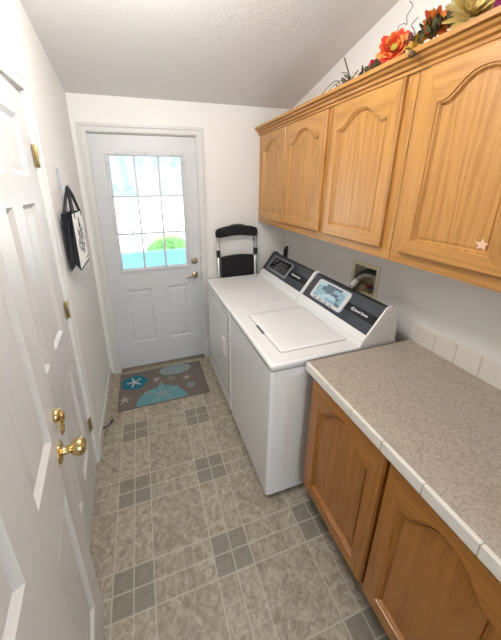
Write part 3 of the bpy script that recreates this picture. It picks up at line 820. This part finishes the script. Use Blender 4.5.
# remove the top lid faces (open bag)
for f in [f for f in mb.bm.faces if all(v.co.z > bz_1-.001 for v in f.verts)]: mb.bm.faces.remove(f)
bod = build('bag_body', mb, M_BAGK, bg)
mb = MB(); mb.box(bx1+.0003, bx1+.0012, by_0+.002, by_1-.012, bz_0+.014, bz_1-.002); fp = build('front_panel', mb, M_BAGW, bg, label='white front panel')
mb = MB()
def scroll(cy, cz, r, turns, a0, dirn=1, w=.0028):
    pts = []
    N_ = int(26*turns)
    for i in range(N_+1):
        t = i/N_; a = a0+dirn*2*PI*turns*t; q = r*(1-.8*t)
        pts.append((bx1+.0018, cy+q*math.cos(a), cz+q*math.sin(a)))
    mb.tube(pts, w/2, 4, rr=[w*.5*(.5+.8*math.sin(PI*i/N_)) for i in range(N_+1)])
for (cy, cz, r, tn, a, dd) in ((-.67,1.46,.05,1.6,0,1),(-.62,1.50,.036,1.4,2,-1),(-.70,1.50,.03,1.3,1,1),(-.66,1.535,.026,1.4,3,-1),(-.60,1.455,.03,1.3,4,1),(-.72,1.44,.03,1.4,5,-1),(-.655,1.41,.034,1.5,2.5,1),(-.61,1.41,.022,1.2,.5,-1),(-.71,1.40,.02,1.2,1.5,1),(-.66,1.565,.016,1.2,0,1),(-.635,1.375,.018,1.2,3,-1)):
    scroll(cy, cz, r, tn, a, dd)
mb.tube(smooth_path([(bx1+.0018,-.66,1.36),(bx1+.0018,-.67,1.42),(bx1+.0018,-.65,1.50),(bx1+.0018,-.665,1.585)]), .0018, 4)
build('scroll_print', mb, M_BAGK, fp)
mb = MB()
for k in range(6): mb.box(bx1+.0012, bx1+.0017, -.60+.010*k, -.593+.010*k, 1.318, 1.325)
build('small_print', mb, M_BAGK, fp)
mb = MB()
for x in (bx0+.006, bx1-.004):
    mb.tube([(x,-.745,bz_1-.03),(x,-.742,bz_1),(x*.4+.0231,-.665,bz_1+.10),(.0385,-.636,bz_1+.138),(.0385,-.625,bz_1+.143),(.0385,-.614,bz_1+.138),(x*.4+.0231,-.60,bz_1+.10),(x,-.562,bz_1),(x,-.56,bz_1-.03)], .0085, 8)
build('handle', mb, M_BAGK, bg)
# spring door stop
ds = empty('door_stop', (.012, -.70, .035), 0, 'small dark spring door stop bent upwards on the left baseboard', 'door stop')
mb = MB(); pts = []
for i in range(100):
    t = i/99; a = 2*PI*11*t; cx = .014+.055*t; cz = .035+.035*t*t; pts.append((cx, -.70+.006*math.cos(a), cz+.006*math.sin(a)))
mb.tube(pts, .0018, 5); build('spring', mb, M_BLACK, ds)
mb = MB(); mb.lathe([(0,0),(.010,0),(.010,.004),(.004,.006),(0,.006)], (.0122,-.70,.035), (1,0,0), 12); build('base_plate', mb, M_BLACK, ds)
mb = MB(); mb.tube([(.068,-.70,.068),(.084,-.70,.086)], .009, 10); build('rubber_tip', mb, M_BLACK, ds)

# ------------------------------------------------------------------ rug
rx0, rx1, ry0, ry1 = .095, .868, -.540, -.066
mb = MB(); mb.rings([rr(rx0,rx1,ry0,ry1,.008,.0005), rr(rx0,rx1,ry0,ry1,.008,.006), rr(rx0+.003,rx1-.003,ry0+.003,ry1-.003,.006,.008)], 0, True, True, True)
zt = .0082
def clip(x, y): return (min(max(x, rx0+.006), rx1-.006), min(max(y, ry0+.006), ry1-.006))
def blob(cx, cy, rx, ry, mi, z, wob=0, n=40, rot=0):
    out = []
    for k in range(n):
        a = 2*PI*k/n; q = 1+wob*math.sin(5*a+1); x = rx*q*math.cos(a); y = ry*q*math.sin(a)
        out.append((*clip(cx+x*math.cos(rot)-y*math.sin(rot), cy+x*math.sin(rot)+y*math.cos(rot)), z))
    mb.poly(out, mi)
def star(cx, cy, r, mi, z, rot=0, inner=.3, n=5):
    pts = []
    for k in range(2*n):
        q = r if k % 2 == 0 else r*inner; a = rot+k*PI/n; pts.append((*clip(cx+q*math.cos(a), cy+q*math.sin(a)), z))
    mb.poly(pts, mi)
blob(.225,-.215,.115,.098,1,zt,.05)
for k in range(5):
    a = PI/2+k*2*PI/5+.3; blob(.225+.036*math.cos(a), -.215+.036*math.sin(a), .034, .009, 5, zt+.0004, 0, 16, a)
    blob(.225+.036*math.cos(a), -.215+.036*math.sin(a), .022, .003, 1, zt+.0008, 0, 12, a)
blob(.61,-.135,.155,.075,3,zt,.02)
blob(.455,-.545,.215,.21,2,zt,.02)
for k in range(5):
    a = PI/2+k*2*PI/5; cx, cy = .46+.09*math.cos(a), -.43+.075*math.sin(a)
    if cy > -.53: blob(cx, cy, .072, .022, 3, zt+.0004, 0, 16, a); blob(cx, cy, .055, .011, 2, zt+.0008, 0, 16, a)
blob(.46,-.43,.018,.016,3,zt+.0006)
star(.145,-.42,.065,4,zt,.4,.25); star(.425,-.235,.05,4,zt,.9,.28); star(.70,-.285,.055,4,zt,.1,.25)
blob(.72,-.40,.035,.035,3,zt); blob(.72,-.40,.022,.022,0,zt+.0004); blob(.725,-.40,.012,.012,3,zt+.0008)
blob(.56,-.255,.03,.02,3,zt); blob(.56,-.255,.02,.012,0,zt+.0004)
build('door_mat', mb, [M_RUG,M_RTEAL,M_RAQUA,M_RPALE,M_RTAN,M_RWHT], label='taupe mat with teal and aqua sand dollars and starfish before the exterior door', cat='rug')

# ------------------------------------------------------------------ autumn garland on the cabinets
gd = empty('flower_garland', (1.60, -1.3, 2.216), 0, 'artificial autumn garland of orange, red and yellow flowers along the cabinet tops', 'garland')
def petal(mb, c, d, up, L_, w, curl, mi=0):
    d = Vector(d).normalized(); s = d.cross(Vector(up)).normalized(); up = s.cross(d).normalized(); c = Vector(c)
    rows = []
    for i in range(6):
        t = i/5; ww = w*math.sin(PI*min(.97, .12+.8*t))**.8
        q = c + d*(L_*t) + up*(curl*t*t*L_)
        rows.append([q - s*ww + up*ww*.25, q - up*ww*.05, q + s*ww + up*ww*.25])
    mb.rings([[tuple(p) for p in r] for r in rows], mi, False, smooth=True)
def flower(name, c, axis, r, cols, layers=4, n=12, center=None, ccol=(.25,.3,.05), label=None, w=.3, ruff=.2):
    c = Vector(c); ax = Vector(axis).normalized(); a = ax.orthogonal().normalized(); b = ax.cross(a)
    mb = MB()
    for l in range(layers):
        tilt = .12+.95*l/layers
        for k in range(n-l):
            th = 2*PI*k/(n-l)+l*.7+random.uniform(-.15,.15)
            d = (a*math.cos(th)+b*math.sin(th))*math.cos(tilt)+ax*math.sin(tilt)
            petal(mb, c, d, ax, r*(1-.13*l)*random.uniform(.88,1.08), r*w, ruff, mi=(k+l) % len(cols))
    mats = [plain('petal_'+name+str(i), q, .7, var=.15, vscale=60) for i, q in enumerate(cols)]
    f = build('flower', mb, mats, gd, label=label)
    if center:
        mb = MB(); mb.lathe([(0,-.004),(center,0),(center*.9,center*.5),(center*.4,center*.8),(0,center*.85)], c+ax*r*.15, ax, 14)
        build('flower_center', mb, plain('center_'+name, ccol, .8, bump=.6, bscale=400), f)
    return f
AX = (-.75,-.55,.1)
flower('dahlia', (1.545,-1.375,2.303), AX, .068, [(.66,.045,.015),(.78,.10,.02),(.88,.30,.07)], 4, 12, .016, (.35,.38,.05), 'orange-red dahlia', .30)
flower('pink', (1.585,-1.235,2.283), AX, .036, [(.62,.05,.10),(.70,.16,.18)], 3, 9, None, label='small pink-red rose', w=.4, ruff=.6)
flower('sun', (1.56,-1.535,2.315), (-.35,-.75,.25), .060, [(.80,.20,.03),(.62,.11,.02),(.85,.34,.06)], 3, 13, .026, (.06,.055,.02), 'burnt orange sunflower with a dark centre', .22)
flower('gold', (1.57,-1.655,2.300), (-.6,-.6,.35), .095, [(.62,.47,.14),(.72,.60,.28),(.55,.42,.16)], 4, 13, None, label='large pale yellow spiky mum', w=.12)
flower('magenta', (1.58,-1.775,2.300), AX, .060, [(.25,.02,.10),(.35,.03,.16)], 3, 10, None, label='dark magenta flower', w=.35)
M_LEAF = plain('dusty_leaf', (.15,.14,.075), .7, var=.2, vscale=40); M_LEAF2 = plain('dark_leaf', (.075,.065,.025), .7); M_LEAF3 = plain('gold_leaf', (.60,.36,.05), .7); M_TWIG = plain('twig_brown', (.07,.045,.035), .8)
def leaves(name, mat, spots, L_=.045, w=.016):
    mb = MB()
    for (c, d) in spots: petal(mb, c, d, (-.5,-.2,.9), L_*random.uniform(.8,1.15), w, .25)
    return build(name, mb, mat, gd)
leaves('leaf_cluster', M_LEAF, [((1.60+random.uniform(-.03,.03), -1.0-.17*random.random(), 2.235+random.uniform(0,.05)), (random.uniform(-.6,.2), random.uniform(-1,1), random.uniform(-.1,.9))) for _ in range(30)], .05, .013)
leaves('leaf_cluster', M_LEAF2, [((1.56+random.uniform(-.03,.03), -1.22-.10*random.random(), 2.24+random.uniform(0,.04)), (random.uniform(-.6,0), random.uniform(-1,1), random.uniform(0,.9))) for _ in range(18)], .04, .013)
leaves('leaf_cluster', M_LEAF2, [((1.535, -1.50-.07*random.random(), 2.262+random.uniform(0,.05)), (random.uniform(-.6,0), random.uniform(-1,1), random.uniform(-.2,.8))) for _ in range(22)], .04, .013)
leaves('leaf_cluster', M_LEAF3, [((1.525, -1.47-.07*random.random(), 2.245+random.uniform(0,.03)), (random.uniform(-.5,.1), random.uniform(-1,1), random.uniform(-.1,.6))) for _ in range(12)], .035, .012)
leaves('leaf_cluster', plain('dark_red_leaf', (.14,.03,.03), .7), [((1.56, -1.43-.06*random.random(), 2.26+random.uniform(0,.05)), (random.uniform(-.6,.1), random.uniform(-1,1), random.uniform(0,.9))) for _ in range(16)], .035, .010)
leaves('leaf_cluster', M_LEAF2, [((1.57, -1.58-.05*random.random(), 2.27+random.uniform(0,.05)), (random.uniform(-.6,.1), random.uniform(-1,1), random.uniform(0,.9))) for _ in range(8)], .035, .010)
mb = MB()
mb.tube(smooth_path([(1.60,-.74,2.222),(1.60,-.78,2.285),(1.60,-.86,2.32),(1.60,-.93,2.325),(1.60,-.955,2.29),(1.60,-.90,2.262),(1.60,-.80,2.262)]), .0022, 6)
mb.tube(smooth_path([(1.60,-.80,2.225),(1.59,-.87,2.29),(1.60,-.97,2.315),(1.60,-1.02,2.28)]), .0018, 6)
mb.tube([(1.58,-1.07,2.222),(1.58,-1.05,2.32),(1.58,-1.00,2.41)], .0032, 6)
mb.tube([(1.58,-1.06,2.29),(1.58,-1.03,2.33),(1.58,-.985,2.345)], .002, 6)
mb.tube(smooth_path([(1.58,-1.35,2.26),(1.58,-1.338,2.386),(1.58,-1.365,2.40),(1.58,-1.385,2.39),(1.58,-1.38,2.42),(1.58,-1.40,2.445),(1.58,-1.38,2.47)]), .0014, 6)
mb.tube(smooth_path([(1.58,-1.45,2.28),(1.57,-1.44,2.34),(1.57,-1.42,2.37),(1.57,-1.445,2.385)]), .0016, 6)
mb.tube(smooth_path([(1.58,-1.55,2.30),(1.57,-1.58,2.37),(1.57,-1.61,2.39)]), .0014, 6)
mb.tube(smooth_path([(1.60,-.72,2.232),(1.58,-1.1,2.235),(1.57,-1.4,2.238),(1.57,-1.85,2.24)]), .004, 6)
build('twigs', mb, M_TWIG, gd)
M_BER = plain('pale_berry', (.5,.42,.40), .5)
for k in range(16):
    mb = MB(); p = Vector((1.56+random.uniform(-.02,.02), -1.08-.1*random.random(), 2.28+random.uniform(-.02,.03)))
    mb.lathe([(0,-.004),(.004,0),(0,.004)], p, (0,0,1), 6); build('berry', mb, M_BER, gd)
mb = MB(); mb.tube([(1.53,-1.49,2.25),(1.485,-1.52,2.243),(1.468,-1.535,2.228)], .002, 6)
mb.lathe([(0,-.013),(.009,-.010),(.013,0),(.009,.010),(0,.013)], (1.462,-1.545,2.212), (0,0,1), 14)
build('acorn', mb, plain('acorn_brown', (.10,.055,.02), .6), gd, label='brown acorn dangling over the crown molding')

# ------------------------------------------------------------------ ceiling lamp (out of frame)
LX, LY = .55, -1.52; lz = ceil_z(LY)
cl = empty('ceiling_light', (LX, LY, lz), 0, 'round flush ceiling light with white glass dome', 'ceiling light')
mb = MB(); mb.lathe([(0,.03),(.15,.03),(.15,-.045),(0,-.045)], (LX,LY,lz), (0,0,1), 32); build('base', mb, M_TRIM, cl)
mb = MB(); mb.lathe([(.14,-.045),(.135,-.07),(.10,-.10),(.05,-.115),(0,-.118)], (LX,LY,lz), (0,0,1), 32); build('glass_dome', mb, M_GLOBE, cl)
def area(name, loc, rot, size, energy, col, sy=None, spread=PI):
    l = bpy.data.lights.new(name, 'AREA'); l.energy = energy; l.color = col; l.size = size; l.spread = spread
    if sy: l.shape = 'RECTANGLE'; l.size_y = sy
    o = bpy.data.objects.new(name, l); COL.objects.link(o); o.location = loc; o.rotation_euler = rot; return o
pl = bpy.data.lights.new('ceiling_light_bulb', 'POINT'); pl.energy = 33; pl.color = (1,.965,.925); pl.shadow_soft_size = .10
po = bpy.data.objects.new('ceiling_light_bulb', pl); COL.objects.link(po); po.location = (LX, LY, lz-.24)
area('hall_fill_light', (.95, YF-.15, 1.6), (math.radians(90),0,0), 1.1, 17, (1.0,.985,.96))  # added fill light, brightens the wall under the upper cabinets

# ------------------------------------------------------------------ outside
M_PATIO = plain('patio_concrete', (.6,.62,.64), .8); M_LBLUE = plain('pale_blue_paint', (.20,.42,.52), .6); M_AWN = plain('awning_white', (.46,.53,.56), .5)
M_WHT = plain('sunlit_white_siding', (.85,.85,.85), .7); M_BUSH = plain('bush_green', (.22,.42,.12), .8, var=.35, vscale=18)
mb = MB(); mb.box(-6, 8, .25, 14, -.75, -.65); build('ground', mb, M_PATIO, kind='structure')
mb = MB()
rows = []
nx = 120
x0_, x1_ = -1.4, 2.6
for (yy, zz) in ((.16, 2.30), (2.55, 1.655)):
    row = []
    for i in range(nx+1):
        x = x0_+(x1_-x0_)*i/nx; ph = ((x-x0_)/.2) % 1; h = .06*min(1, max(0, 3*min(ph, 1-ph)-.25)); row.append((x, yy, zz+h))
    rows.append(row)
bot = [[(p[0], p[1], p[2]-.006) for p in r_] for r_ in rows]
mb.rings([rows[0]+bot[0][::-1], rows[1]+bot[1][::-1]], 0, True, True, True)
aw = empty('patio_awning', (.6, 1.3, -.65), 0, 'pale corrugated metal patio awning outside the door window', 'awning')
build('corrugated_roof', mb, M_AWN, aw)
mb = MB(); mb.box(x0_, x1_, 2.50, 2.60, 1.60, 1.76); build('front_beam', mb, M_AWN, aw)
for x in (.30, -1.2, 2.4):
    mb = MB()
    for q in (-.045, .03): mb.box(x+q, x+q+.022, 2.53, 2.57, -.65, 1.6)
    build('post', mb, plain('post_blue', (.14,.30,.37), .6), aw)
mb = MB()
mb.box(-2.4, 4, 2.37, 2.42, -.65, .59); mb.box(-2.4, 4, 2.34, 2.45, .59, .655)
build('low_wall', mb, M_LBLUE, label='pale blue low patio wall seen through the door window', cat='wall')
bm = bmesh.new(); bmesh.ops.create_icosphere(bm, subdivisions=5, radius=1)
for v in bm.verts:
    n_ = 1+.05*math.sin(v.co.x*23+v.co.z*17)*math.cos(v.co.y*19+v.co.z*11)+random.uniform(-.03,.03)
    v.co = Vector((v.co.x*.56*n_, v.co.y*.5*n_, max(v.co.z, -.9)*.68*n_))
mb = MB(); mb.merge(bm, 0, Matrix.Translation((.97, 3.7, .03)))
build('bush', mb, M_BUSH, label='rounded green bush beyond the pale blue patio wall', cat='bush')
nb_ = empty('neighbor_house', (1, 9, -.65), 0, 'bright white neighboring house wall filling the view beyond the patio', 'house')
mb = MB(); mb.box(-7, 9, 8.5, 8.7, -.65, 4.2); build('siding', mb, M_WHT, nb_)
mb = MB(); mb.box(-7.3, 9.3, 8.2, 9.0, 4.2, 4.35); build('roof_edge', mb, M_WHT, nb_)

sun = bpy.data.lights.new('sun', 'SUN'); sun.energy = 9; sun.angle = .02; sun.color = (1,.97,.92)
so = bpy.data.objects.new('sun', sun); COL.objects.link(so); so.rotation_euler = (math.radians(42), 0, math.radians(-14))
w = bpy.data.worlds.new('World'); SC.world = w; w.use_nodes = True
bgn = w.node_tree.nodes['Background']; bgn.inputs[0].default_value = (.80,.90,1.0,1); bgn.inputs[1].default_value = 4.5

# ------------------------------------------------------------------ camera
cam = bpy.data.cameras.new('Camera'); co = bpy.data.objects.new('Camera', cam); COL.objects.link(co)
yaw, pit, rol = .29626, -.30504, -.01118
F = Vector((math.sin(yaw)*math.cos(pit), math.cos(yaw)*math.cos(pit), math.sin(pit)))
R = Vector((math.cos(yaw), -math.sin(yaw), 0)); Up = R.cross(F)
R2 = R*math.cos(rol)+Up*math.sin(rol); U2 = -R*math.sin(rol)+Up*math.cos(rol)
co.matrix_world = Matrix(((R2.x,U2.x,-F.x,.43508),(R2.y,U2.y,-F.y,-2.50557),(R2.z,U2.z,-F.z,1.75323),(0,0,0,1)))
cam.sensor_fit = 'VERTICAL'; cam.sensor_height = 36; cam.lens = 274.02/640*36
cam.shift_x = (250.5-226.618)/640; cam.shift_y = (271.536-320)/640
cam.clip_start = .02
SC.camera = co
SC.view_settings.view_transform = 'Standard'; SC.view_settings.look = 'None'; SC.view_settings.exposure = 0.08; SC.view_settings.gamma = 1
